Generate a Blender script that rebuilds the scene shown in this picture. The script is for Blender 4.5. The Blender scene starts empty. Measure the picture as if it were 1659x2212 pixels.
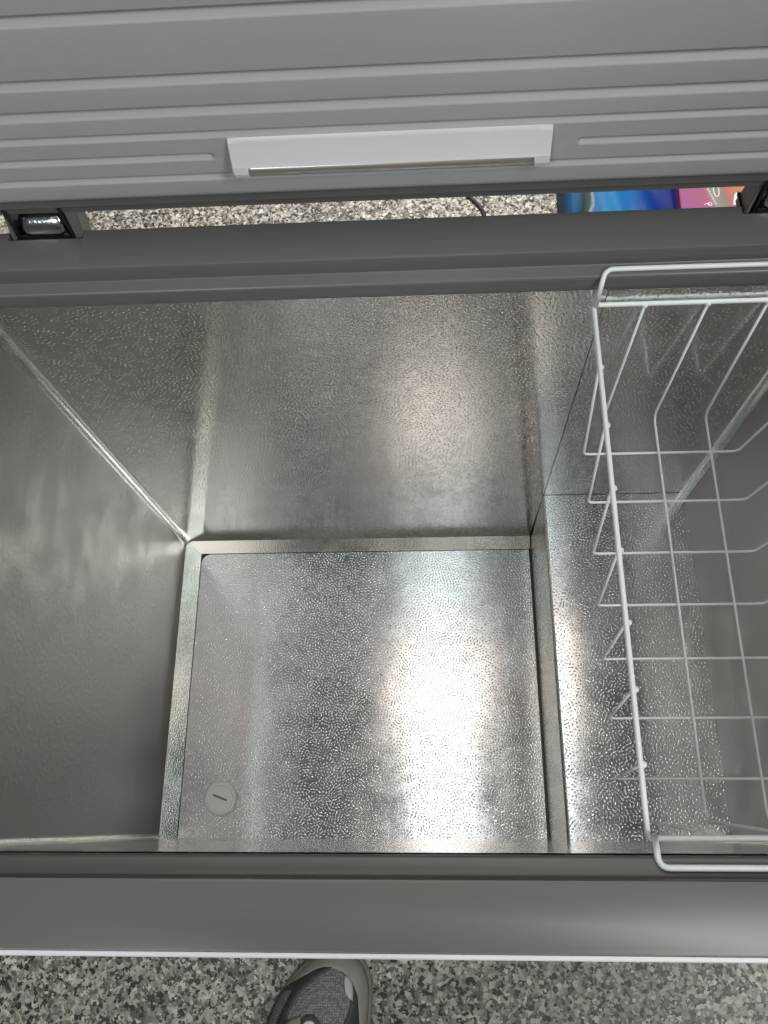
import bpy, bmesh, math, random
from mathutils import Vector, Matrix
random.seed(4)
S = bpy.context.scene
C = S.collection

# ------------------------------------------------------------------ camera
# world: origin on the freezer rim plane, plumb below the lens; x right, y to the hinge side, z up
H = 0.56
FLOOR = -0.84
dn = Vector((108.5, 699.0, 1790.0)).normalized()      # plumb line in lens axes (x right, y down, z forward)
Zc = -dn
Xc = Vector((1, -0.0181, -0.0535)); Xc = (Xc - Zc * Xc.dot(Zc)).normalized()
Yc = Zc.cross(Xc)
right = Vector((Xc.x, Yc.x, Zc.x)); down = Vector((Xc.y, Yc.y, Zc.y)); fwd = Vector((Xc.z, Yc.z, Zc.z))
cam = bpy.data.cameras.new('camera')
cam_o = bpy.data.objects.new('camera', cam); C.objects.link(cam_o)
cam.sensor_fit = 'VERTICAL'; cam.sensor_height = 36; cam.lens = 1790 / 2212 * 36
m = Matrix((right, -down, -fwd)).transposed().to_4x4(); m.translation = Vector((0, 0, H))
cam_o.matrix_world = m
cam.clip_start = 0.02; cam.clip_end = 100
S.camera = cam_o

# ------------------------------------------------------------------ world, lamps, exposure
w = bpy.data.worlds.new('World'); S.world = w; w.use_nodes = True
bg = w.node_tree.nodes['Background']; bg.inputs[0].default_value = (0.90, 1.0, 1.0, 1); bg.inputs[1].default_value = 0.066
S.view_settings.view_transform = 'Standard'; S.view_settings.look = 'None'
S.view_settings.exposure = 0.25; S.view_settings.gamma = 1
def lamp(name, loc, size, sizey, power, col, target=None):
    l = bpy.data.lights.new(name, 'AREA'); l.shape = 'RECTANGLE'; l.size = size; l.size_y = sizey
    l.energy = power; l.color = col
    o = bpy.data.objects.new(name, l); C.objects.link(o); o.location = loc
    if target:
        o.rotation_euler = (Vector(target) - Vector(loc)).to_track_quat('-Z', 'Y').to_euler()
    return o
lamp('ceiling_tube_light', (0.035, -0.05, 1.75), 0.24, 1.1, 2.6, (0.86, 0.97, 1.0))
lamp('ceiling_tube_light', (0.035, 1.10, 1.75), 0.42, 1.2, 8.5, (1.0, 0.84, 0.73))  # added rear tube, tinted and widened to give the back wall a peach glow
lamp('ceiling_tube_light', (-0.84, 0.1, 1.75), 0.22, 1.3, 1.2, (0.92, 1.0, 0.92))  # extra side tube, put in to brighten the left band of the metal floor
lamp('ceiling_tube_light', (1.35, -0.8, 1.75), 0.5, 1.0, 27, (0.98, 1.0, 0.96), (0, .3, 0))
lamp('ceiling_tube_light', (-0.85, -1.5, 1.75), 0.8, 0.25, 18, (0.98, 1.0, 0.98), (0, .2, 0))
lamp('ceiling_tube_light', (0.1, 2.0, 1.75), 1.2, 0.4, 95, (1.0, 0.98, 0.94))
S.cycles.glossy_bounces = 8; S.cycles.max_bounces = 12; S.cycles.diffuse_bounces = 4
S.cycles.caustics_reflective = True
S.cycles.blur_glossy = 0.0; S.cycles.sample_clamp_indirect = 4.0

# ------------------------------------------------------------------ helpers
def tag(o, label=None, cat=None, group=None, kind=None):
    if label: o['label'] = label
    if cat: o['category'] = cat
    if group: o['group'] = group
    if kind: o['kind'] = kind
    return o
def link(name, me, mat, parent=None):
    o = bpy.data.objects.new(name, me); C.objects.link(o)
    if mat: me.materials.append(mat)
    if parent:
        o.parent = parent
        me.transform(Matrix.Translation(-world_loc(parent)))
    return o
def world_loc(o):
    v = Vector(o.location)
    while o.parent: o = o.parent; v = v + Vector(o.location)
    return v
def empty(name, loc=(0, 0, 0)):
    o = bpy.data.objects.new(name, None); C.objects.link(o); o.location = loc; o.empty_display_size = .05
    return o
def mesh(name, vs, fs, mat, parent=None, smooth=False, uv=None):
    me = bpy.data.meshes.new(name); me.from_pydata([tuple(v) for v in vs], [], fs); me.update()
    if smooth:
        for p in me.polygons: p.use_smooth = True
    if uv:
        l = me.uv_layers.new(name='metric')
        for p in me.polygons:
            for li in p.loop_indices: l.data[li].uv = uv[me.loops[li].vertex_index]
    return link(name, me, mat, parent)
def from_bm(name, bm, mat, parent=None, smooth=False, angle=None):
    bmesh.ops.recalc_face_normals(bm, faces=bm.faces)
    me = bpy.data.meshes.new(name); bm.to_mesh(me); bm.free()
    if smooth or angle:
        for p in me.polygons: p.use_smooth = True
    if angle:
        try: me.set_sharp_from_angle(angle=math.radians(angle))
        except Exception: pass
    return link(name, me, mat, parent)
def box(bm, x0, x1, y0, y1, z0, z1, bevel=0, seg=2):
    r = bmesh.ops.create_cube(bm, size=1)
    vs = r['verts']
    for v in vs:
        v.co = Vector(((x0 + x1) / 2 + v.co.x * (x1 - x0), (y0 + y1) / 2 + v.co.y * (y1 - y0), (z0 + z1) / 2 + v.co.z * (z1 - z0)))
    if bevel:
        es = list({e for v in vs for e in v.link_edges})
        bmesh.ops.bevel(bm, geom=es, offset=bevel, segments=seg, affect='EDGES', profile=.5)
def fillet(pts, r, n=5):
    """round the inner corners of a polyline"""
    pts = [Vector(p) for p in pts]; out = [pts[0]]
    for i in range(1, len(pts) - 1):
        p = pts[i]; a = pts[i - 1] - p; b = pts[i + 1] - p
        rr = min(r, a.length * .49, b.length * .49)
        A = p + a.normalized() * rr; B = p + b.normalized() * rr
        for k in range(n + 1):
            t = k / n; out.append(A * (1 - t) ** 2 + p * 2 * t * (1 - t) + B * t * t)
    out.append(pts[-1]); return out
def tube(bm, pts, r, n=10, closed=False, cap=True):
    pts = [Vector(p) for p in pts]; rings = []
    N = len(pts); prev = None
    for i, p in enumerate(pts):
        if closed: t = (pts[(i + 1) % N] - pts[i - 1])
        else: t = pts[min(i + 1, N - 1)] - pts[max(i - 1, 0)]
        t.normalize()
        if prev is None:
            a = Vector((0, 0, 1)) if abs(t.z) < .9 else Vector((1, 0, 0))
            u = t.cross(a).normalized()
        else:
            u = (prev - t * prev.dot(t)).normalized()
        prev = u; v = t.cross(u)
        rr = r(i / (N - 1)) if callable(r) else r
        rings.append([bm.verts.new(p + (u * math.cos(2 * math.pi * k / n) + v * math.sin(2 * math.pi * k / n)) * rr) for k in range(n)])
    for i in range(N if closed else N - 1):
        A, B = rings[i], rings[(i + 1) % N]
        for k in range(n): bm.faces.new((A[k], A[(k + 1) % n], B[(k + 1) % n], B[k]))
    if cap and not closed:
        bm.faces.new(list(reversed(rings[0]))); bm.faces.new(rings[-1])

# ------------------------------------------------------------------ materials
class Mat:
    def __init__(s, name):
        s.m = bpy.data.materials.new(name); s.m.use_nodes = True; s.t = s.m.node_tree
        s.p = s.t.nodes['Principled BSDF']
    def n(s, typ, **kw):
        nd = s.t.nodes.new(typ)
        for k, v in kw.items():
            if k in nd.inputs: nd.inputs[k].default_value = v
            else: setattr(nd, k, v)
        return nd
    def l(s, a, b): s.t.links.new(a, b)
    def ramp(s, src, stops, interp='LINEAR'):
        r = s.n('ShaderNodeValToRGB'); cr = r.color_ramp; cr.interpolation = interp
        while len(cr.elements) < len(stops): cr.elements.new(.5)
        for e, (p, c) in zip(cr.elements, stops): e.position = p; e.color = (*c, 1) if len(c) == 3 else c
        s.l(src, r.inputs[0]); return r.outputs[0]
    def math(s, op, a, b=None, c=None):
        nd = s.n('ShaderNodeMath', operation=op)
        for i, v in enumerate((a, b, c)):
            if v is None: continue
            if isinstance(v, (int, float)): nd.inputs[i].default_value = v
            else: s.l(v, nd.inputs[i])
        return nd.outputs[0]
    def mix(s, f, a, b):
        nd = s.n('ShaderNodeMix', data_type='RGBA')
        for sock, v in ((nd.inputs[0], f), (nd.inputs[6], a), (nd.inputs[7], b)):
            if isinstance(v, (int, float)): sock.default_value = v
            elif isinstance(v, tuple): sock.default_value = (*v, 1)
            else: s.l(v, sock)
        return nd.outputs[2]
    def bump(s, h, dist, strength=1, normal=None):
        b = s.n('ShaderNodeBump'); b.inputs['Distance'].default_value = dist; b.inputs['Strength'].default_value = strength
        s.l(h, b.inputs['Height'])
        if normal: s.l(normal, b.inputs['Normal'])
        return b.outputs[0]
def plain(name, col, rough=.5, metal=0, grain=0, gscale=3000, var=0.06, spec=.5):
    M = Mat(name); g = M.n('ShaderNodeNewGeometry')
    nz = M.n('ShaderNodeTexNoise', Scale=9.0, Detail=4.0); M.l(g.outputs['Position'], nz.inputs['Vector'])
    c = M.ramp(nz.outputs[0], [(.3, tuple(x * (1 - var) for x in col)), (.7, tuple(x * (1 + var) for x in col))])
    M.l(c, M.p.inputs['Base Color'])
    M.p.inputs['Roughness'].default_value = rough; M.p.inputs['Metallic'].default_value = metal
    M.p.inputs['Specular IOR Level'].default_value = spec
    if grain:
        f = M.n('ShaderNodeTexNoise', Scale=float(gscale), Detail=2.0); M.l(g.outputs['Position'], f.inputs['Vector'])
        M.l(M.bump(f.outputs[0], grain), M.p.inputs['Normal'])
    return M.m
def stucco_metal(name, freq=246., dist=.00040, rough=.19, col=(.66, .665, .665), wave=.0009, worms=True, aniso=.75, fine=0, soft=False):
    """embossed (stucco) aluminium sheet: short raised worm-like ridges on a mirror-like sheet"""
    M = Mat(name); uv = M.n('ShaderNodeUVMap', uv_map='metric')
    n1 = M.n('ShaderNodeTexNoise', Scale=60.0, Detail=1.0); M.l(uv.outputs[0], n1.inputs['Vector'])
    gb = M.n('ShaderNodeTexGabor'); gb.gabor_type = '2D'
    gb.inputs['Scale'].default_value = freq / 2.8; gb.inputs['Frequency'].default_value = 2.8
    gb.inputs['Anisotropy'].default_value = 0.0
    M.l(uv.outputs[0], gb.inputs['Vector'])
    worm = M.n('ShaderNodeMapRange', interpolation_type='SMOOTHSTEP'); M.l(gb.outputs['Value'], worm.inputs[0])
    worm.inputs[1].default_value = .55; worm.inputs[2].default_value = .77
    # the emboss roller bites unevenly
    amp = M.n('ShaderNodeMapRange'); M.l(n1.outputs[0], amp.inputs[0]); amp.inputs[1].default_value = .3; amp.inputs[2].default_value = .6
    amp.inputs[3].default_value = .45; amp.inputs[4].default_value = 1.0
    if soft:                                           # shallow, soft emboss
        n3 = M.n('ShaderNodeTexNoise', Scale=freq * 1.5, Detail=0.0, Distortion=.6); M.l(uv.outputs[0], n3.inputs['Vector'])
        M.l(n3.outputs[0], worm.inputs[0]); worm.inputs[1].default_value = .46; worm.inputs[2].default_value = .68
    h = M.math('MULTIPLY', worm.outputs[0], amp.outputs[0])
    big = M.n('ShaderNodeTexNoise', Scale=5.0, Detail=2.0); M.l(uv.outputs[0], big.inputs['Vector'])
    nb = M.bump(big.outputs[0], wave)
    if worms:
        nb = M.bump(h, dist, normal=nb)
    M.l(nb, M.p.inputs['Normal'])
    gr = M.n('ShaderNodeTexNoise', Scale=22.0, Detail=5.0); M.l(uv.outputs[0], gr.inputs['Vector'])
    M.l(M.ramp(gr.outputs[0], [(.3, (rough * .8,) * 3), (.7, (rough * 1.25,) * 3)]), M.p.inputs['Roughness'])
    M.l(M.ramp(gr.outputs[0], [(.3, tuple(c * .95 for c in col)), (.7, tuple(c * 1.04 for c in col))]), M.p.inputs['Base Color'])
    M.p.inputs['Metallic'].default_value = 1.0
    if fine:
        fn = M.n('ShaderNodeTexNoise', Scale=480.0, Detail=2.0); M.l(uv.outputs[0], fn.inputs['Vector'])
        M.l(M.bump(fn.outputs[0], fine, normal=nb), M.p.inputs['Normal'])
    if aniso:                                          # rolled sheet: reflections smear along v
        tg = M.n('ShaderNodeTangent', direction_type='UV_MAP', uv_map='metric'); M.l(tg.outputs[0], M.p.inputs['Tangent'])
        M.p.inputs['Anisotropic'].default_value = aniso; M.p.inputs['Anisotropic Rotation'].default_value = .25
    return M.m
def flake_floor():
    M = Mat('epoxy_flake_floor'); g = M.n('ShaderNodeNewGeometry')
    nz = M.n('ShaderNodeTexNoise', Scale=260.0, Detail=1.0); M.l(g.outputs['Position'], nz.inputs['Vector'])
    d = M.n('ShaderNodeVectorMath', operation='MULTIPLY_ADD'); M.l(nz.outputs['Color'], d.inputs[0]); d.inputs[1].default_value = (.004,) * 3
    M.l(g.outputs['Position'], d.inputs[2])
    pal = [(0.0, (.018, .018, .017)), (.13, (.05, .05, .048)), (.22, (.13, .13, .125)), (.36, (.30, .295, .28)), (.50, (.23, .21, .18)),
           (.60, (.48, .46, .42)), (.74, (.62, .61, .57)), (.88, (.36, .37, .37)), (.96, (.80, .79, .76))]
    col = None; rnd0 = None
    for k, (sc, th) in enumerate(((132., None), (160., .52), (260., .74))):
        v = M.n('ShaderNodeTexVoronoi', Scale=sc, Randomness=1.0)
        off = M.n('ShaderNodeVectorMath', operation='ADD'); M.l(d.outputs[0], off.inputs[0]); off.inputs[1].default_value = (k * 3.7, k * 1.3, k * .9)
        M.l(off.outputs[0], v.inputs['Vector'])
        sp = M.n('ShaderNodeSeparateColor'); M.l(v.outputs['Color'], sp.inputs[0])
        c = M.ramp(sp.outputs[0], [(p, tuple(x * .66 * k_ for x, k_ in zip(q, (1.04, 1.0, .93)))) for p, q in pal], 'CONSTANT')
        if col is None: col = c; rnd0 = sp.outputs[1]
        else: col = M.mix(M.math('GREATER_THAN', sp.outputs[2], th), col, c)
    M.l(col, M.p.inputs['Base Color'])
    M.p.inputs['Roughness'].default_value = .42
    M.l(M.bump(rnd0, .0006), M.p.inputs['Normal'])
    return M.m

M_rim = plain('grey_rim_plastic', (.122, .122, .117), .36, grain=.00004, gscale=2200, var=.03)
M_lid = plain('grey_lid_plastic', (.35, .365, .37), .55, grain=.00004, gscale=2200, var=.02)
M_gasket = plain('dark_gasket_rubber', (.11, .11, .11), .6)
M_white = plain('white_painted_steel', (.82, .84, .86), .3, var=.02)
M_wire = plain('white_coated_wire', (.84, .86, .87), .38, grain=.00006, gscale=900, var=.03)
M_stucco = stucco_metal('stucco_aluminium')
M_wallm = stucco_metal('stucco_aluminium_wall', freq=232., dist=.00042, rough=.15, col=(.77, .775, .76))  # same sheet as the floor, lighter to hold the back wall's glow
M_side = stucco_metal('stucco_aluminium_side_wall', freq=125., dist=.00009, rough=.42, col=(.56, .53, .515), aniso=.4, soft=True)  # same sheet again; its dark, warm reflections are put into a duller colour
M_smooth = stucco_metal('folded_aluminium', rough=.20, col=(.74, .75, .70), worms=False, wave=.00025, aniso=.5, fine=.00018)
M_corner = stucco_metal('creased_aluminium', rough=.22, col=(.82, .82, .80), worms=False, wave=.00015, aniso=0)
M_facem = plain('brushed_brown_steel', (.60, .55, .50), .26, metal=1, grain=.0002, gscale=700, var=.2)
M_black = plain('black_plastic', (.012, .012, .013), .35)
M_chrome = plain('zinc_plated_steel', (.55, .57, .60), .16, metal=1, grain=.0002, gscale=300)
M_plug = plain('grey_plug_plastic', (.80, .82, .81), .45, grain=.00003)
M_floor = flake_floor()

# ------------------------------------------------------------------ setting
tag(mesh('floor', [(-6, -6, FLOOR), (6, -6, FLOOR), (6, 6, FLOOR), (-6, 6, FLOOR)], [(0, 1, 2, 3)], M_floor), kind='structure')

# ------------------------------------------------------------------ chest freezer
X0, X1, Y0, Y1 = -.392, .345, -.011, .430         # mouth of the liner (z = -.033)
ZB = -.65
fr = empty('chest_freezer', (0, .21, FLOOR))
tag(fr, 'open grey and white chest freezer lined with embossed silver metal, its lid standing up', 'freezer')

# rim, swept round the mouth; (u outwards, z)
prof = [(.0005, -.060), (.0005, -.0335), (.0008, -.0200), (.0016, -.0182), (.0032, -.0171), (.0115, -.0170), (.0130, -.0160), (.0138, -.0026), (.0147, -.0009), (.0168, 0.0),
        (.0520, 0.0), (.0545, -.0010), (.0555, -.0035), (.0555, -.0500)]
notches = [(-.357, -.291), (.262, .330)]
def rim():
    st = []          # (corner xy point at u=0, outward dir, clamp)
    st.append((X0, Y0, -1, -1, None)); st.append((X1, Y0, 1, -1, None)); st.append((X1, Y1, 1, 1, None))
    for a, b in sorted(notches, reverse=True):
        st += [(b, Y1, 0, 1, None), (b, Y1, 0, 1, .0455), (a, Y1, 0, 1, .0455), (a, Y1, 0, 1, None)]
    st.append((X0, Y1, -1, 1, None))
    vs = []; fs = []; n = len(prof)
    for (x, y, dx, dy, cl) in st:
        for (u, z) in prof:
            uu = u if cl is None else min(u, cl)
            zz = z if cl is None or u < cl or z < -.0035 else (0 if u < .053 else z)
            vs.append((x + dx * uu, y + dy * uu, zz))
    for i in range(len(st)):
        j = (i + 1) % len(st)
        for k in range(n - 1): fs.append((i * n + k, j * n + k, j * n + k + 1, i * n + k + 1))
    bm = bmesh.new(); bv = [bm.verts.new(v) for v in vs]
    for f in fs:
        try: bm.faces.new([bv[i] for i in f])
        except ValueError: pass
    bmesh.ops.dissolve_degenerate(bm, dist=1e-6, edges=bm.edges)
    return from_bm('rim', bm, M_rim, fr, angle=35)
rim_o = rim()
# cabinet shell (open box, white painted), a hair proud of the rim
def cabinet():
    bm = bmesh.new(); U = .0590
    a = (X0 - U, Y0 - U, X1 + U, Y1 + U - .004)
    zt, zb = -.0045, FLOOR + .03
    ring = lambda d, z: [bm.verts.new(p) for p in ((a[0] + d, a[1] + d, z), (a[2] - d, a[1] + d, z), (a[2] - d, a[3] - d, z), (a[0] + d, a[3] - d, z))]
    rs = [ring(.0038, zt - .002), ring(.0030, zt), ring(.0008, zt), ring(0, zt - .0012), ring(0, zb), ring(.02, zb)]
    for A, B in zip(rs, rs[1:]):
        for k in range(4): bm.faces.new((A[k], A[(k + 1) % 4], B[(k + 1) % 4], B[k]))
    bm.faces.new(rs[-1])
    o = from_bm('cabinet', bm, M_white, fr)
    for x in (a[0] + .06, a[2] - .06):
        for y in (a[1] + .06, a[3] - .06):
            b = bmesh.new(); bmesh.ops.create_cone(b, cap_ends=True, segments=20, radius1=.022, radius2=.018, depth=.03)
            bmesh.ops.translate(b, verts=b.verts, vec=(x, y, FLOOR + .0155)); from_bm('foot', b, M_black, fr)
cabinet()

# liner sheets, metric uv so that the emboss keeps its size
def sheet(name, quad, mat, label=None, nu=1, nv=1, thick=0):
    q = [Vector(p) for p in quad]; a = (q[1] - q[0]); b = (q[3] - q[0])
    U = a.normalized(); V = (b - U * b.dot(U)).normalized()
    o3 = Vector((random.random(), random.random()))
    vs = []; uv = []; fs = []
    for j in range(nv + 1):
        for i in range(nu + 1):
            s, t = i / nu, j / nv
            p = q[0] * (1 - s) * (1 - t) + q[1] * s * (1 - t) + q[2] * s * t + q[3] * (1 - s) * t
            vs.append(p); d = p - q[0]; uv.append((d.dot(U) + o3.x, d.dot(V) + o3.y))
    for j in range(nv):
        for i in range(nu):
            k = j * (nu + 1) + i; fs.append((k, k + 1, k + nu + 2, k + nu + 1))
    o = mesh(name, vs, fs, mat, fr, uv=uv)
    if label: o['label'] = label
    return o
zt = -.033; R = .010
# wall planes with their draft: top (at zt) and bottom positions
xl_t, xl_b = -.392, -.3772
xr_t, xr_b = .345, .340
yb_t, yb_b = .430, .4267
yf_t, yf_b = -.0105, -.004
zc = -.642                                           # top of the slanted base flange
zs = -.481                                           # step (compressor housing) top
xs = .155
def lerp(a, b, z): return a + (b - a) * (z - zt) / (ZB - zt)
xl = lambda z: lerp(xl_t, xl_b, z); xr = lambda z: lerp(xr_t, xr_b, z)
yb = lambda z: lerp(yb_t, yb_b, z); yf = lambda z: lerp(yf_t, yf_b, z)
zB = ZB + .001
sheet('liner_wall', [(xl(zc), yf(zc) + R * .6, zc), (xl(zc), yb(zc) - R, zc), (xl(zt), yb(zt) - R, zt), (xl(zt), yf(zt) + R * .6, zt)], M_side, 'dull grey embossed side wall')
sheet('liner_wall', [(xl(zc) + R, yb(zc), zc), (xs, yb(zc), zc), (xs, yb(zt), zt), (xl(zt) + R, yb(zt), zt)], M_wallm, 'embossed back wall left of the sheet seam')
sheet('liner_wall', [(xs + .0006, yb(zs) - .0006, zs - .01), (xr(zs) - R, yb(zs) - .0006, zs - .01), (xr(zt) - R, yb(zt) - .0006, zt), (xs + .0006, yb(zt) - .0006, zt)], M_wallm, 'embossed back wall above the step')
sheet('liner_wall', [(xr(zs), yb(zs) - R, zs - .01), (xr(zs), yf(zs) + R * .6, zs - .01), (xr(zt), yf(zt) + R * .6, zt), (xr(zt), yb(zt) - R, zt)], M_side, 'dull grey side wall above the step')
sheet('liner_wall', [(xr(ZB) - .6 * R, yf(ZB), ZB - .004), (xl(ZB) + .6 * R, yf(ZB), ZB - .004), (xl(zt) + .6 * R, yf(zt), zt), (xr(zt) - .6 * R, yf(zt), zt)], M_wallm, 'narrow band of the front wall')
def corner(fx, fy, sx, sy, z0, z1, mat, r):
    vs = []; uv = []; fs = []; N = 7
    for z in (z0, z1):
        cx, cy = fx(z) - sx * r, fy(z) - sy * r
        for k in range(N + 1):
            a = math.pi / 2 * k / N
            vs.append((cx + sx * r * math.cos(a), cy + sy * r * math.sin(a), z)); uv.append((a * r, z))
    for k in range(N): fs.append((k, k + 1, N + 2 + k, N + 1 + k))
    mesh('corner_strip', vs, fs, mat, fr, smooth=True, uv=uv)
corner(xl, yb, -1, 1, zc, zt, M_corner, R); corner(xr, yb, 1, 1, zs - .01, zt, M_corner, R)
corner(xl, yf, -1, -1, ZB - .004, zt, M_smooth, R * .6); corner(xr, yf, 1, -1, zs - .01, zt, M_smooth, R * .6)
# slanted flanges along the foot of the left and back walls
xq, yq = -.3545, .4085
g = .0016
sheet('base_flange', [(xl(zc), yb(zc) - .0, zc), (xl(zc), yf(zc), zc), (xq, yf(ZB), ZB), (xq, yq, ZB)], M_smooth, 'slanted fold along the side wall')
sheet('base_flange', [(xs - .001, yb(zc), zc), (xl(zc), yb(zc), zc), (xq, yq, ZB), (xs - .001, yq, ZB)], M_smooth, 'slanted fold along the back wall')
# floor tray with a rounded back-left corner and a lip, lying 1 mm above a dark gap
sheet('seam', [(xl(ZB), yf(ZB) - .002, ZB - .003), (xs + .006, yf(ZB) - .002, ZB - .003), (xs + .006, yb(ZB), ZB - .003), (xl(ZB), yb(ZB), ZB - .003)], M_black)
def floor_panel():
    r = .014; ax, ay = xq + g, yq - g
    pts = [(xs - .0032, yf(ZB) - .0005), (xs - .0032, yq - g)]
    arc = [(ax + r - r * math.sin(a), ay - r + r * math.cos(a)) for a in [math.pi / 2 * k / 6 for k in range(7)]]
    poly = [(ax, yf(ZB) - .0005)] + pts + arc
    vs = [(x, y, zB) for x, y in poly] + [(x, y, ZB - .0028) for x, y in poly]; n = len(poly)
    fs = [tuple(range(n))] + [(i, n + i, n + (i + 1) % n, (i + 1) % n) for i in range(n)]
    return mesh('floor_panel', vs, fs, M_stucco, fr, uv=[(v[0] + .3, v[1] + .7) for v in vs])
floor_panel()
# step: face and top
sheet('step_face', [(xs, yf(ZB), ZB - .003), (xs, yq + .012, ZB - .003), (xs, yb(zs), zs - .004), (xs, yf(zs), zs - .004)], M_facem, 'brownish bare metal side of the step')
def step_top():
    r = .004; ys = (yf(zs), yb(zs) - .001); vs = []; uv = []
    cs = [(xs - .0012, zs - .0045)] + [(xs - .0012 + r - r * math.cos(a), zs - r + r * math.sin(a)) for a in [math.pi / 2 * k / 5 for k in range(6)]] + [(xr(zs) + .0, zs)]
    s = 0; prev = cs[0]
    for x, z in cs:
        s += math.hypot(x - prev[0], z - prev[1]); prev = (x, z)
        for y in ys: vs.append((x, y, z)); uv.append((s + .11, y + .37))
    fs = [(2 * i, 2 * i + 1, 2 * i + 3, 2 * i + 2) for i in range(len(cs) - 1)]
    return mesh('step_top', vs, fs, M_stucco, fr, smooth=True, uv=uv)
step_top()['label'] = 'bright embossed top of the step under the basket'

# drain plug
def drain():
    cx, cy = -.2963, .0475
    prof2 = [(.0002, .0040), (.0165, .0040), (.0172, .0033), (.0184, .0033), (.0192, .0044), (.0212, .0040), (.0226, .0022), (.0230, -.001)]
    bm = bmesh.new(); N = 56; rings = []
    for (r, h) in prof2: rings.append([bm.verts.new((cx + r * math.cos(2 * math.pi * k / N), cy + r * math.sin(2 * math.pi * k / N), zB + h)) for k in range(N)])
    for A, B in zip(rings, rings[1:]):
        for k in range(N): bm.faces.new((A[k], A[(k + 1) % N], B[(k + 1) % N], B[k]))
    pl = from_bm('drain_plug', bm, M_plug, fr, angle=40)
    bm = bmesh.new(); box(bm, -.0106, .0106, -.0013, .0013, 0, .0006, .0005)
    bmesh.ops.rotate(bm, verts=bm.verts, cent=(0, 0, 0), matrix=Matrix.Rotation(math.radians(-20), 3, 'Z'))
    bmesh.ops.translate(bm, verts=bm.verts, vec=(cx - .0008, cy + .001, zB + .0039))
    from_bm('slot', bm, plain('grey_slot', (.16, .165, .16), .6), pl)
drain()

# ------------------------------------------------------------------ lid (stands upright on its hinges), panel faces -y
LY = .470; LX0, LX1 = -.44, .395; LZ0, LZ1 = .0235, .56
M_panelw = plain('pale_plastic', (.62, .63, .635), .38, grain=.00003, var=.02)
def lid():
    bm = bmesh.new(); box(bm, LX0, LX1, LY + .012, LY + .075, LZ0, LZ1, .0018, 3)
    o = from_bm('lid', bm, M_rim, fr, angle=40)
    # dark gasket
    bm = bmesh.new(); box(bm, LX0 + .012, LX1 - .012, LY + .0065, LY + .0135, .0345, LZ1 - .012, .002)
    from_bm('gasket', bm, M_gasket, o)
    # pressed inner panel with grooves: grid heightfield d(x,z), d>0 = recessed
    rows = [(.0701, 'full'), (.0902, 'split'), (.1107, 'full'), (.132, 'full'), (.1578, 'full'), (.2046, 'full')]
    rows += [(.56 - z + .034, 'full') for z, k in rows]
    px0, px1 = LX0 + .03, LX1 - .03; pz0, pz1 = .0455, LZ1 - .02
    def sst(a, b, v):
        t = max(0, min(1, (v - a) / (b - a))); return t * t * (3 - 2 * t)
    def dep(x, z):
        d = 0
        for zr, kind in rows:
            hw = .0044 if zr > .12 else .0034
            dz = abs(z - zr)
            if dz > hw * 1.2: continue
            p = (math.cos(min(1, dz / (hw * 1.15)) * math.pi) + 1) / 2
            if kind == 'split':
                e = max(sst(-.153, -.158, x), sst(.112, .117, x)) if -.2 < x < .2 else 1
                p *= e
            d = max(d, p * (.0044 if zr > .12 else .0034))
        # rounded border
        e = min(z - pz0, pz1 - z, x - px0, px1 - x)
        if e < .010: d += .009 * (1 - math.sqrt(max(0, 1 - (1 - e / .010) ** 2)))
        return d
    zs_ = set([pz0, pz1]); z = pz0
    for k in range(8): zs_.add(pz0 + .010 * k / 8); zs_.add(pz1 - .010 * k / 8)
    for zr, k in rows:
        for q in range(-10, 11): zs_.add(zr + q * .00052)
    zs_ = sorted(zs_)
    xs_ = set([px0, px1]) | {px0 + .010 * k / 6 for k in range(7)} | {px1 - .010 * k / 6 for k in range(7)} | {-.153 - .0007 * k for k in range(9)} | {.112 + .0007 * k for k in range(9)}
    xs_ = sorted(xs_)
    vs = [(x, LY + dep(x, z), z) for z in zs_ for x in xs_]; nx = len(xs_)
    fs = [(j * nx + i, j * nx + i + 1, (j + 1) * nx + i + 1, (j + 1) * nx + i) for j in range(len(zs_) - 1) for i in range(nx - 1)]
    pn = mesh('inner_panel', vs, fs, M_lid, o, smooth=True)
    # pale wedge housing: flush at its top, proud at its foot, two feet and a satin bar between them
    hx0, hx1 = -.1410, .0935
    pr = [(LY + .004, .1075), (LY - .0012, .1068), (LY - .0030, .1045), (LY - .0078, .0890), (LY - .0090, .0868)]
    foot = [(LY - .0100, .0810), (LY - .0090, .0770), (LY - .0055, .0742), (LY + .004, .0738)]
    cut = [(LY - .0080, .0850), (LY + .0035, .0855)]
    bm = bmesh.new()
    def strip(xa, xb, pts, shift=lambda x, z: 0):
        A = [bm.verts.new((xa, y, z)) for y, z in pts]; B = [bm.verts.new((xb, y, z)) for y, z in pts]
        for k in range(len(pts) - 1): bm.faces.new((A[k], B[k], B[k + 1], A[k + 1]))
        return A, B
    fw = .0115
    strip(hx0 + fw, hx1 - fw, pr + cut)
    A, B = strip(hx0, hx0 + fw, pr + foot); bm.faces.new(A); bm.faces.new(B)
    A2, B2 = strip(hx1 - fw, hx1, pr + foot); bm.faces.new(A2); bm.faces.new(B2)
    bmesh.ops.remove_doubles(bm, verts=bm.verts, dist=1e-5)
    hs = from_bm('lamp_housing', bm, M_panelw, o, angle=12)
    md = hs.modifiers.new('soft', 'BEVEL'); md.width = .0016; md.segments = 3; md.limit_method = 'ANGLE'; md.angle_limit = math.radians(50)
    bm = bmesh.new()
    pts = [(hx0 + fw + .0004, LY - .0020, .0796), (hx1 - fw - .0004, LY - .0020, .0796)]
    tube(bm, pts, .0060, 24); from_bm('bar', bm, plain('satin_steel', (.62, .61, .58), .28, metal=.85, var=.03), hs, angle=50)
    return o
lid_o = lid()

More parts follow.
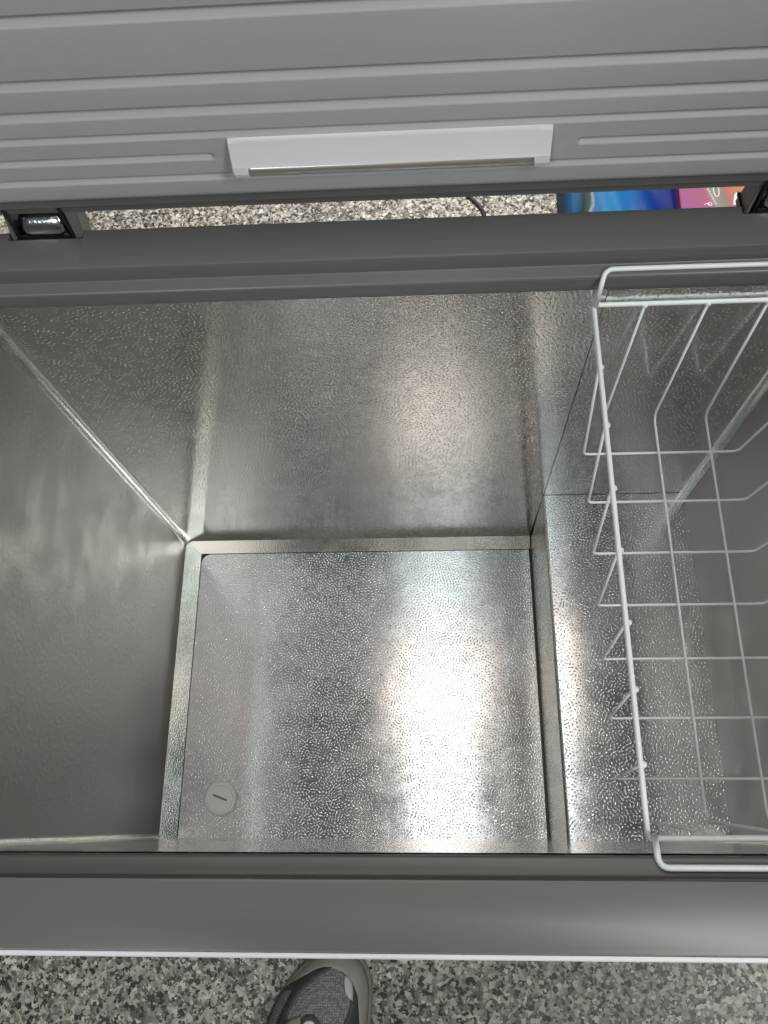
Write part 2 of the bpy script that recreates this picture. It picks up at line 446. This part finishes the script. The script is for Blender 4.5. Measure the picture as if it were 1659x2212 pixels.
# hinges
for (a, b) in notches:
    # black pocket bracket, zinc knuckle, side plates, grey cheek
    bm = bmesh.new()
    box(bm, a + .0005, b - .0005, .4757, .5010, -.0060, -.0030, .0004); box(bm, a + .012, b - .012, .4790, .4802, -.0030, .0010, .0004)
    hg = from_bm('hinge', bm, M_black, fr)
    bm = bmesh.new()
    xa, xb = a + .0150, b - .0135
    zk = .0040
    arc = [(.4925 - .0130 * math.cos(t), zk + .0130 * math.sin(t)) for t in [math.radians(-70 + 15 * k) for k in range(14)]]
    pts = [(.4885, -.030), (.4885, -.014)] + arc + [(.5040, .026)]
    nx = 9; grid = []
    for i in range(nx):
        x = xa + (xb - xa) * i / (nx - 1); e = min(i, nx - 1 - i); sh = .0016 if e == 0 else .0003 if e == 1 else 0
        grid.append([bm.verts.new((x, y + sh, z - sh * .4)) for y, z in pts])
    for A, B in zip(grid, grid[1:]):
        for k in range(len(pts) - 1): bm.faces.new((A[k], A[k + 1], B[k + 1], B[k]))
    kn = from_bm('knuckle', bm, M_chrome, hg, angle=50)
    kn.modifiers.new('thick', 'SOLIDIFY').thickness = .0012
    for x in (a + .0090, b - .0105):
        bm = bmesh.new(); box(bm, x, x + .0022, .4790, .5030, -.030, .036, .0008); from_bm('side_plate', bm, M_black, hg)
    bm = bmesh.new(); tube(bm, [(a + .008, .4905, zk), (b - .006, .4905, zk)], .0032, 14); from_bm('pin', bm, M_chrome, hg, angle=50)
    for x0, x1, xt0, xt1 in ((b - .0075, b - .0005, b - .0085, b + .004), (a + .0010, a + .0055, a + .008, a + .0105)):
        bm = bmesh.new()
        v = [bm.verts.new(p) for p in ((x0, .4775, -.012), (x1, .4775, -.012), (x1, .500, -.012), (x0, .500, -.012), (xt0, .4850, .040), (xt1, .4850, .040), (xt1, .500, .040), (xt0, .500, .040))]
        for f in ((0, 1, 2, 3), (4, 5, 6, 7), (0, 1, 5, 4), (1, 2, 6, 5), (2, 3, 7, 6), (3, 0, 4, 7)): bm.faces.new([v[i] for i in f])
        bmesh.ops.bevel(bm, geom=list(bm.edges), offset=.0008, segments=2, affect='EDGES')
        from_bm('cheek', bm, M_rim, hg, angle=40)

# ------------------------------------------------------------------ wire basket hung on the rim
bk = empty('wire_basket', (.24, .21, -.22))
tag(bk, 'white coated wire basket hanging from the freezer rim at the right', 'basket')
rt = .00215; rw = .00125
zF = -.050; zW = -.220
bx0, bx1 = .1455, .336; by0, by1 = -.0005, .4265
bm = bmesh.new()
def loop(bm, pts, r, rad):
    P = [Vector(p) for p in pts]; out = []
    for i in range(len(P)):
        p = P[i]; a = (P[i - 1] - p).normalized(); b = (P[(i + 1) % len(P)] - p).normalized()
        A = p + a * rad; B = p + b * rad
        for k in range(6): t = k / 5; out.append(A * (1 - t) ** 2 + p * 2 * t * (1 - t) + B * t * t)
    tube(bm, out, r, 12, closed=True)
loop(bm, [(bx0 - .0015, by0 - .001, zF), (bx1, by0, zF), (bx1, by1, zF), (bx0, by1, zF)], rt, .003)
from_bm('top_frame', bm, M_wire, bk, smooth=True)
zl = -.0170 + rt + .0003
for pts in ([(bx0 + .001, by1 - .003, zF + .003), (bx0 + .0005, .4235, -.020), (bx0 + .0045, .4365, zl), (bx1 - .004, .4365, zl), (bx1, .4235, -.020), (bx1 - .001, by1 - .003, zF + .003)],
            [(bx0 + .002, by0 + .0005, zF + .0035), (bx0 - .0040, -.0050, -.020), (bx0 - .0050, -.0185, zl), (bx1 - .004, -.0185, zl), (bx1, -.0050, -.020), (bx1 - .001, by0 + .0005, zF + .0035)]):
    bm = bmesh.new(); tube(bm, fillet(pts, .007), rt, 12); from_bm('handle', bm, M_wire, bk, smooth=True)
cy = [(.3655, .3640), (.3110, .3115), (.2555, .2575), (.2040, .2050), (.1475, .1535), (.0985, .0993), (.0465, .0468)]
for yt, yw in cy:
    j = random.uniform(-.0006, .0006)
    pts = [(bx0 - .0006, yt, zF - .001), (.1600, yw + j, zW), (.3145, yw + j, zW), (bx1 + .0006, yt, zF - .001)]
    bm = bmesh.new(); tube(bm, fillet(pts, .006, 4), rw, 8); from_bm('wire', bm, M_wire, bk, smooth=True)
    # weld bead on the frame
    bm = bmesh.new(); bmesh.ops.create_uvsphere(bm, u_segments=10, v_segments=6, radius=.0027); bmesh.ops.translate(bm, verts=bm.verts, vec=(bx0 + .0010, yt, zF - .0016))
    from_bm('weld', bm, M_wire, bk, smooth=True)
for xt, xw in ((.1890, .1835), (.2425, .2350), (.2930, .2870)):
    pts = [(xt, by1 - .0012, zF - .001), (xw, .4055, zW + 2 * rw), (xw, .0125, zW + 2 * rw), (xt + .001, by0 + .0012, zF - .001)]
    bm = bmesh.new(); tube(bm, fillet(pts, .010, 4), rw, 8); from_bm('wire', bm, M_wire, bk, smooth=True)
    bm = bmesh.new(); bmesh.ops.create_uvsphere(bm, u_segments=10, v_segments=6, radius=.0027); bmesh.ops.translate(bm, verts=bm.verts, vec=(xt, by1 - .0012, zF - .0010))
    from_bm('weld', bm, M_wire, bk, smooth=True)

# ------------------------------------------------------------------ behind the freezer, on the floor
M_cord = plain('black_cord_rubber', (.015, .015, .016), .4)
bm = bmesh.new()
tube(bm, fillet([(.10, .58, FLOOR + .004), (.16, .95, FLOOR + .004), (.1269, 1.2145, FLOOR + .004), (.1207, 1.227, FLOOR + .004), (.1116, 1.242, FLOOR + .004), (.0995, 1.256, FLOOR + .004), (.02, 1.36, FLOOR + .004), (-.15, 1.50, FLOOR + .004)], .06, 8), .0042, 12)
o = from_bm('power_cord', bm, M_cord, smooth=True)
tag(o, 'black power cord lying on the speckled floor behind the freezer', 'power cord')

def blue_pack():
    M = Mat('printed_blue_film'); g = M.n('ShaderNodeNewGeometry'); sp = M.n('ShaderNodeSeparateXYZ'); M.l(g.outputs['Position'], sp.inputs[0])
    nz = M.n('ShaderNodeTexNoise', Scale=14.0, Detail=3.0); M.l(g.outputs['Position'], nz.inputs['Vector'])
    v = M.math('MULTIPLY_ADD', nz.outputs[0], .035, sp.outputs[0])
    v = M.math('MULTIPLY_ADD', sp.outputs[1], -.12, v)
    mr = M.n('ShaderNodeMapRange'); M.l(v, mr.inputs[0]); mr.inputs[1].default_value = .145; mr.inputs[2].default_value = .375
    c = M.ramp(mr.outputs[0], [(.0, (.005, .045, .11)), (.12, (.010, .06, .15)), (.19, (.003, .012, .012)), (.25, (.02, .05, .045)), (.275, (.18, .24, .24)), (.30, (.035, .10, .24)), (.42, (.004, .13, .30)), (.58, (.004, .09, .26)), (.72, (.002, .035, .18)), (.84, (.002, .012, .13)), (1, (.002, .010, .10))])
    M.l(c, M.p.inputs['Base Color']); M.p.inputs['Roughness'].default_value = .6; M.p.inputs['Specular IOR Level'].default_value = .2
    n2 = M.n('ShaderNodeTexNoise', Scale=25.0, Detail=2.0); M.l(g.outputs['Position'], n2.inputs['Vector'])
    M.l(M.bump(n2.outputs[0], .0012), M.p.inputs['Normal'])
    x0, x1, y0, y1 = .280, .4935, .96, 1.30
    NX, NY = 28, 36; vs = []; fs = []
    for j in range(NY + 1):
        for i in range(NX + 1):
            s_, t_ = i / NX, j / NY
            e = min(s_, 1 - s_, t_ * 1.5, (1 - t_) * 1.5)
            h = .10 * min(1, (e / .035)) ** .40 if e > 0 else 0
            h += .0030 * math.sin(s_ * 26 + t_ * 5) * min(1, e * 6) + .003 * math.sin(t_ * 17 + s_ * 9) * min(1, e * 6)
            vs.append((x0 + (x1 - x0) * s_, y0 + (y1 - y0) * t_, FLOOR + .001 + h))
    n = NX + 1
    for j in range(NY):
        for i in range(NX): k = j * n + i; fs.append((k, k + 1, k + n + 1, k + n))
    rim_i = [i for i in range(n)] + [j * n + NX for j in range(1, NY + 1)] + [NY * n + i for i in range(NX - 1, -1, -1)] + [j * n for j in range(NY - 1, 0, -1)]
    fs.append(tuple(reversed(rim_i)))
    return mesh('plastic_package', vs, fs, M.m, smooth=True)
tag(blue_pack(), 'blue plastic wrapped package on the floor behind the freezer', 'package')

bx = empty('printed_carton', (.60, 1.12, FLOOR))
tag(bx, 'pink and orange printed carton beside the blue package behind the freezer', 'box')
def carton():
    M = Mat('pink_orange_print'); g = M.n('ShaderNodeNewGeometry'); sp = M.n('ShaderNodeSeparateXYZ'); M.l(g.outputs['Position'], sp.inputs[0])
    v = M.math('MULTIPLY_ADD', sp.outputs[1], .25, sp.outputs[0])
    mr = M.n('ShaderNodeMapRange'); M.l(v, mr.inputs[0]); mr.inputs[1].default_value = .76; mr.inputs[2].default_value = .91
    M.l(M.ramp(mr.outputs[0], [(.0, (.22, .06, .18)), (.45, (.25, .075, .14)), (.52, (.20, .18, .15)), (.66, (.16, .15, .12)), (.70, (.30, .10, .11)), (.85, (.36, .14, .075)), (1, (.38, .15, .075))]), M.p.inputs['Base Color'])  # grey stops between pink and orange paint in the sheen of a fold
    M.p.inputs['Roughness'].default_value = .38
    zt_ = -.73
    bm = bmesh.new()
    f = [(.4875, .95), (.76, .95), (.76, 1.30), (.497, 1.30)]
    A = [bm.verts.new((x, y, FLOOR + .001)) for x, y in f]; B = [bm.verts.new((x, y, zt_)) for x, y in f]
    bm.faces.new(A); bm.faces.new(B)
    for k in range(4): bm.faces.new((A[k], A[(k + 1) % 4], B[(k + 1) % 4], B[k]))
    bmesh.ops.recalc_face_normals(bm, faces=bm.faces)
    bmesh.ops.bevel(bm, geom=list(bm.edges), offset=.0015, segments=2, affect='EDGES')
    bd = from_bm('carton_body', bm, M.m, bx, angle=40)
    white = plain('white_ink', (.75, .70, .74), .5); grey = plain('pale_grey_ink', (.55, .56, .55), .5); dark = plain('brown_ink', (.10, .06, .06), .5)
    z = zt_ + .0005
    def ink(pts, mat, r=.0008):
        bm = bmesh.new(); tube(bm, [(x, y, z) for x, y in pts], r, 6); from_bm('print_mark', bm, mat, bx, smooth=True)
    # looped flower, a chain of small letters and a scrolled leaf in thin white line
    ink([(.546 + .0035 * math.cos(a) * (1 + .3 * math.cos(5 * a)), 1.1215 + .0035 * math.sin(a) * (1 + .3 * math.cos(5 * a))) for a in [2 * math.pi * k / 30 for k in range(31)]], white, .0006)
    ink([(.5405 + .0045 * math.cos(a), 1.1195 + .003 * math.sin(a)) for a in [math.pi * k / 10 for k in range(11)]], white, .0008)
    for k in range(9):
        x, y = .5525 - .0016 * k + .004, 1.121 + .0058 * k
        ink([(x - .0018, y), (x, y + .0022), (x + .0016, y + .0003), (x + .0004, y - .0016)], white, .0006)
    ink([(.5615 + .0055 * math.sin(a) * (1 if a < 3 else .8), 1.153 + .015 * math.cos(a)) for a in [math.pi * (.2 + 1.5 * k / 16) for k in range(17)]], white, .0008)
    def patch(pts, mat, dz=0):
        mesh('print_patch', [(x, y, z + dz) for x, y in pts], [tuple(range(len(pts)))], mat, bx)
    patch([(.5890, 1.118), (.6080, 1.118), (.6040, 1.139), (.5985, 1.148), (.5935, 1.139)], grey)
    patch([(.6080, 1.118), (.6190, 1.118), (.6150, 1.136), (.6050, 1.149), (.6000, 1.149), (.6045, 1.139)], dark, .0002)
    patch([(.6290, 1.150), (.6400, 1.165), (.6240, 1.165)], white)
carton()

# ------------------------------------------------------------------ the person standing at the front, in one grey shoe in view
pr_ = empty('person', (-.10, -.42, FLOOR))
tag(pr_, 'person standing in front of the freezer with the toe of one grey mesh sneaker showing', 'person')
def person_body():  # body is out of view, added for its shadows and reflections
    J = {}
    def j(n, x, y, z, r, par=None): J[n] = (Vector((x, y, z)), r, par)
    j('pelvis', -.07, -.56, .06, .135); j('belly', -.07, -.565, .18, .125, 'pelvis'); j('chest', -.07, -.56, .38, .135, 'belly')
    j('neck0', -.07, -.53, .55, .065, 'chest'); j('neck', -.07, -.50, .61, .052, 'neck0'); j('head0', -.07, -.47, .68, .078, 'neck'); j('head', -.07, -.455, .76, .088, 'head0'); j('crown', -.07, -.46, .825, .06, 'head')
    for sx, nm in ((-1, 'l'), (1, 'r')):
        j('sh' + nm, -.07 + sx * .17, -.545, .50, .06, 'chest'); j('el' + nm, -.07 + sx * .22, -.42, .27, .044, 'sh' + nm)
        j('wr' + nm, sx * .085, -.16, .455, .030, 'el' + nm); j('pa' + nm, sx * .062, -.105, .500, .034, 'wr' + nm)
        for k in range(4):
            bx_, by_ = sx * (.052 - .002 * k), -.083 + .019 * k - .03
            j('f%d%s' % (k, nm), bx_, by_ + .01, .528 + .002 * k, .0095, 'pa' + nm)
            j('g%d%s' % (k, nm), sx * .045, by_ + .018, .556 + .001 * k, .0085, 'f%d%s' % (k, nm))
            j('h%d%s' % (k, nm), sx * .030, by_ + .022, .582, .0075, 'g%d%s' % (k, nm))
        j('t0' + nm, sx * .055, -.12, .480 + .04, .011, 'pa' + nm); j('t1' + nm, sx * .034, -.105, .536, .009, 't0' + nm)
    for nm, kx, ky, ax, ay, hx in (('L', -.170, -.47, -.185, -.415, -.155), ('R', .045, -.56, .05, -.62, .015)):
        j('hip' + nm, hx, -.555, -.02, .092, 'pelvis'); j('kn' + nm, kx, ky, -.38, .062, 'hip' + nm)
        j('an' + nm, ax, ay, -.72, .048, 'kn' + nm); j('he' + nm, ax, ay - .005, -.79, .040, 'an' + nm)
    names = list(J); idx = {n: i for i, n in enumerate(names)}
    me = bpy.data.meshes.new('body'); me.from_pydata([tuple(J[n][0]) for n in names], [(idx[J[n][2]], idx[n]) for n in names if J[n][2]], [])
    M = Mat('clothes_and_skin'); g = M.n('ShaderNodeNewGeometry'); sp = M.n('ShaderNodeSeparateXYZ'); M.l(g.outputs['Position'], sp.inputs[0])
    legs = M.math('LESS_THAN', sp.outputs[2], .08)
    hand = M.math('GREATER_THAN', sp.outputs[1], -.19)
    head = M.math('GREATER_THAN', sp.outputs[2], .575)
    c = M.mix(legs, (.42, .26, .23), (.05, .055, .07)); c = M.mix(M.math('MAXIMUM', hand, head), c, (.48, .30, .22))
    M.l(c, M.p.inputs['Base Color']); M.p.inputs['Roughness'].default_value = .8
    o = link('body', me, M.m, pr_)
    md = o.modifiers.new('skin', 'SKIN'); md.use_smooth_shade = True
    for i, n in enumerate(names):
        o.data.skin_vertices[0].data[i].radius = (J[n][1], J[n][1] * (.72 if n in ('pelvis', 'belly', 'chest') else 1))
        o.data.skin_vertices[0].data[i].use_root = (n == 'pelvis')
    o.modifiers.new('sub', 'SUBSURF').levels = 2; o.modifiers['sub'].render_levels = 2
    bm = bmesh.new(); bmesh.ops.create_uvsphere(bm, u_segments=24, v_segments=14, radius=1)
    for v in bm.verts: v.co = Vector((-.07 + v.co.x * .098, -.475 + v.co.y * .10, .785 + v.co.z * .098))
    bmesh.ops.delete(bm, geom=[v for v in bm.verts if v.co.z < .74 + (.06 if v.co.y > -.44 else -.03)], context='VERTS')
    h = from_bm('hair', bm, plain('dark_hair', (.03, .02, .015), .6), pr_, smooth=True)
person_body()

from mathutils.bvhtree import BVHTree
def sneaker(parent, shift=(0, 0), full=True):
    T = [(-.165, -.1575), (-.148, -.1540), (-.130, -.1575), (-.1113, -.1675), (-.1025, -.1785), (-.0962, -.1943), (-.0940, -.2127), (-.0948, -.2339), (-.0985, -.2600), (-.108, -.300), (-.120, -.360), (-.126, -.420),
         (-.138, -.455), (-.172, -.472), (-.206, -.458), (-.224, -.420), (-.240, -.360), (-.254, -.310), (-.2575, -.280), (-.2504, -.2538), (-.2403, -.2310), (-.2266, -.2085), (-.2100, -.1895), (-.1874, -.1690)]
    def smooth(P, n):
        out = []; N = len(P)
        for i in range(N):
            p0, p1, p2, p3 = [Vector(P[(i + q) % N]) for q in (-1, 0, 1, 2)]
            for k in range(n):
                t = k / n
                out.append(.5 * ((2 * p1) + (-p0 + p2) * t + (2 * p0 - 5 * p1 + 4 * p2 - p3) * t * t + (-p0 + 3 * p1 - 3 * p2 + p3) * t ** 3))
        return out
    O = smooth(T, 4); N = len(O)
    O = [p + Vector(shift) for p in O]
    sx, sy = shift
    def spine(p):
        y = max(min(p.y - sy, -.215), -.42); return Vector((-.158 - (.215 + y) * -.10 + sx, y + sy))
    def hs(y):
        y = -(y - sy); pts = [(.15, .030), (.20, .040), (.26, .052), (.32, .072), (.38, .082), (.47, .080)]
        for (a, ha), (b, hb) in zip(pts, pts[1:]):
            if y <= b: t = max(0, (y - a) / (b - a)); return ha + (hb - ha) * t
        return .08
    base = FLOOR + .001
    sn = empty('sneaker', (-.17 + sx, -.31 + sy, FLOOR)); sn.parent = parent; sn.location = Vector(sn.location) - world_loc(parent)
    # sole
    M_sole = plain('taupe_foam', (.23, .21, .185), .65, var=.08); vs = []; fs = []
    lay = [(.004, 0), (.001, .004), (.000, .012), (.0015, .020), (.004, .026)]
    for d, h in lay:
        for p in O:
            c = spine(p); v = (c - p); v.normalize(); q = p + v * d; vs.append((q.x, q.y, base + h))
    for k in range(len(lay) - 1):
        for i in range(N): fs.append((k * N + i, k * N + (i + 1) % N, (k + 1) * N + (i + 1) % N, (k + 1) * N + i))
    fs.append(tuple(reversed(range(N)))); fs.append(tuple((len(lay) - 1) * N + i for i in range(N)))
    me_s = mesh('sole', vs, fs, M_sole, sn, smooth=True)
    # knitted upper
    K = 16; vs = []; fs = []
    def zr(t, y): return base + .022 + hs(y) * (1 - (1 - t) ** 2.3) ** .62
    for k in range(K + 1):
        t = k / K
        for p in O:
            q0 = p + (spine(p) - p).normalized() * .0035; q = q0.lerp(spine(p), t * .97)
            vs.append((q.x, q.y, zr(t, q.y)))
    for k in range(K):
        for i in range(N): fs.append((k * N + i, k * N + (i + 1) % N, (k + 1) * N + (i + 1) % N, (k + 1) * N + i))
    fs.append(tuple(K * N + i for i in range(N)))
    bvh = BVHTree.FromPolygons([Vector(v) for v in vs], fs)
    M = Mat('grey_knit_mesh'); g = M.n('ShaderNodeNewGeometry')
    vv = M.n('ShaderNodeTexVoronoi', Scale=300.0, Randomness=.45); M.l(g.outputs['Position'], vv.inputs['Vector'])
    M.l(M.ramp(vv.outputs['Distance'], [(.1, (.30, .30, .285)), (.55, (.11, .11, .105))]), M.p.inputs['Base Color']); M.p.inputs['Roughness'].default_value = .8
    M.l(M.bump(vv.outputs['Distance'], -.0012), M.p.inputs['Normal'])
    mesh('upper', vs, fs, M.m, sn, smooth=True)
    if not full: return
    def patch(name, pts, mat, off, label=None, side=.6):
        bm = bmesh.new(); bm.faces.new([bm.verts.new((x, y, 0)) for x, y in pts])
        bm.normal_update(); bmesh.ops.triangulate(bm, faces=bm.faces)
        for _ in range(4):
            es = [e for e in bm.edges if e.calc_length() > .006]
            if not es: break
            bmesh.ops.subdivide_edges(bm, edges=es, cuts=1); bmesh.ops.triangulate(bm, faces=bm.faces)
        for v in bm.verts:
            h = bvh.ray_cast(Vector((v.co.x, v.co.y, 0)), Vector((0, 0, -1)))
            if h[0] is not None: v.co.z = h[0].z + off
            else: v.co.z = base + .024 + off
        bmesh.ops.recalc_face_normals(bm, faces=bm.faces)
        if sum(f.normal.z for f in bm.faces) < 0: bmesh.ops.reverse_faces(bm, faces=bm.faces)
        me = bpy.data.meshes.new(name); bm.to_mesh(me); bm.free()
        for p in me.polygons: p.use_smooth = True
        o = link(name, me, mat, sn); md = o.modifiers.new('thick', 'SOLIDIFY'); md.thickness = .0012; md.offset = -1
        if label: o['label'] = label
        return o
    suede = plain('taupe_suede', (.26, .25, .225), .85, grain=.0002, gscale=900, var=.15)
    charcoal = plain('charcoal_overlay', (.030, .034, .035), .55, grain=.0001, gscale=1500)
    outer_toe = [(-.2222, -.2083), (-.2080, -.1925), (-.1870, -.1725), (-.1650, -.1612), (-.148, -.158), (-.130, -.1612), (-.1135, -.1705), (-.1055, -.1800), (-.0995, -.1950), (-.0975, -.2127), (-.0985, -.2339), (-.1020, -.2600), (-.110, -.300)]
    inner_toe = [(-.121, -.300), (-.1130, -.2600), (-.1101, -.2474), (-.1126, -.214), (-.1207, -.1957), (-.1342, -.183), (-.1529, -.1774), (-.1754, -.1823), (-.2015, -.1954)]
    patch('toe_guard', outer_toe + inner_toe, suede, .0016)
    band = [(-.1503, -.1775), (-.1643, -.1777), (-.1748, -.181), (-.1878, -.1876), (-.206, -.197), (-.2214, -.2064), (-.2302, -.2157), (-.2387, -.2306), (-.2462, -.2482), (-.252, -.275), (-.249, -.30), (-.2427, -.2482), (-.2362, -.2328), (-.2263, -.2156), (-.2212, -.2104), (-.2093, -.2068), (-.2112, -.2143), (-.2191, -.2281), (-.225, -.2405), (-.2286, -.248), (-.236, -.275), (-.238, -.30), (-.215, -.30), (-.2116, -.2478), (-.2098, -.2437), (-.2133, -.2404), (-.2122, -.2348), (-.2061, -.2245), (-.2, -.2142), (-.1899, -.2026), (-.1822, -.1968), (-.1706, -.1885), (-.1562, -.1808)]
    patch('side_overlay', band, charcoal, .0022, 'charcoal forked band over the toe')
    patch('side_overlay', [(-.1199, -.1995), (-.1148, -.2086), (-.1113, -.2234), (-.11, -.2465), (-.118, -.29), (-.142, -.29), (-.1317, -.2467), (-.1236, -.2292), (-.1219, -.2178), (-.1193, -.2132)], charcoal, .0012, 'dark strip along the inner side')
    patch('reflective_patch', [(-.1316, -.1858), (-.1263, -.1892), (-.1209, -.1961), (-.1193, -.2064), (-.1196, -.2184), (-.1252, -.2145), (-.1299, -.2065), (-.1318, -.1962)], plain('pale_reflective', (.42, .42, .41), .4), .0024)
    patch('eyestay', [(-.218, -.262), (-.213, -.2466), (-.2093, -.2432), (-.2018, -.2393), (-.1915, -.2369), (-.1905, -.262)], plain('taupe_eyestay', (.19, .175, .155), .7), .0026)
    patch('tongue_tab', [(-.1905, -.2420), (-.1880, -.2375), (-.1839, -.2351), (-.1736, -.2345), (-.1690, -.2370), (-.1656, -.2405), (-.1623, -.2470), (-.158, -.29), (-.195, -.29)], plain('dark_brown_tab', (.045, .040, .034), .7), .0034)
    ell = lambda cx, cy, a, b: [(cx + a * math.cos(2 * math.pi * k / 20), cy + b * math.sin(2 * math.pi * k / 20)) for k in range(20)]
    patch('logo_patch', ell(-.1785, -.2490, .0095, .0085), plain('white_tab', (.62, .62, .61), .5), .0046)
    patch('logo_mark', ell(-.1782, -.2505, .0050, .0045), M_black, .0054)
sneaker(pr_)
sneaker(pr_, (.235, -.205), full=False)

def phone():  # out of view, added to cast a shadow and show in the metal
    """slab phone held above the mouth of the freezer, its lens where the picture was taken from"""
    ph = empty('phone', cam_o.location.copy()); tag(ph, 'dark phone held flat over the freezer by the person', 'phone')
    bm = bmesh.new(); box(bm, -.036, .036, -.128, .018, .006, .014, .003, 3)
    bm.transform(cam_o.matrix_world); from_bm('phone_body', bm, M_black, ph, angle=40)
phone()
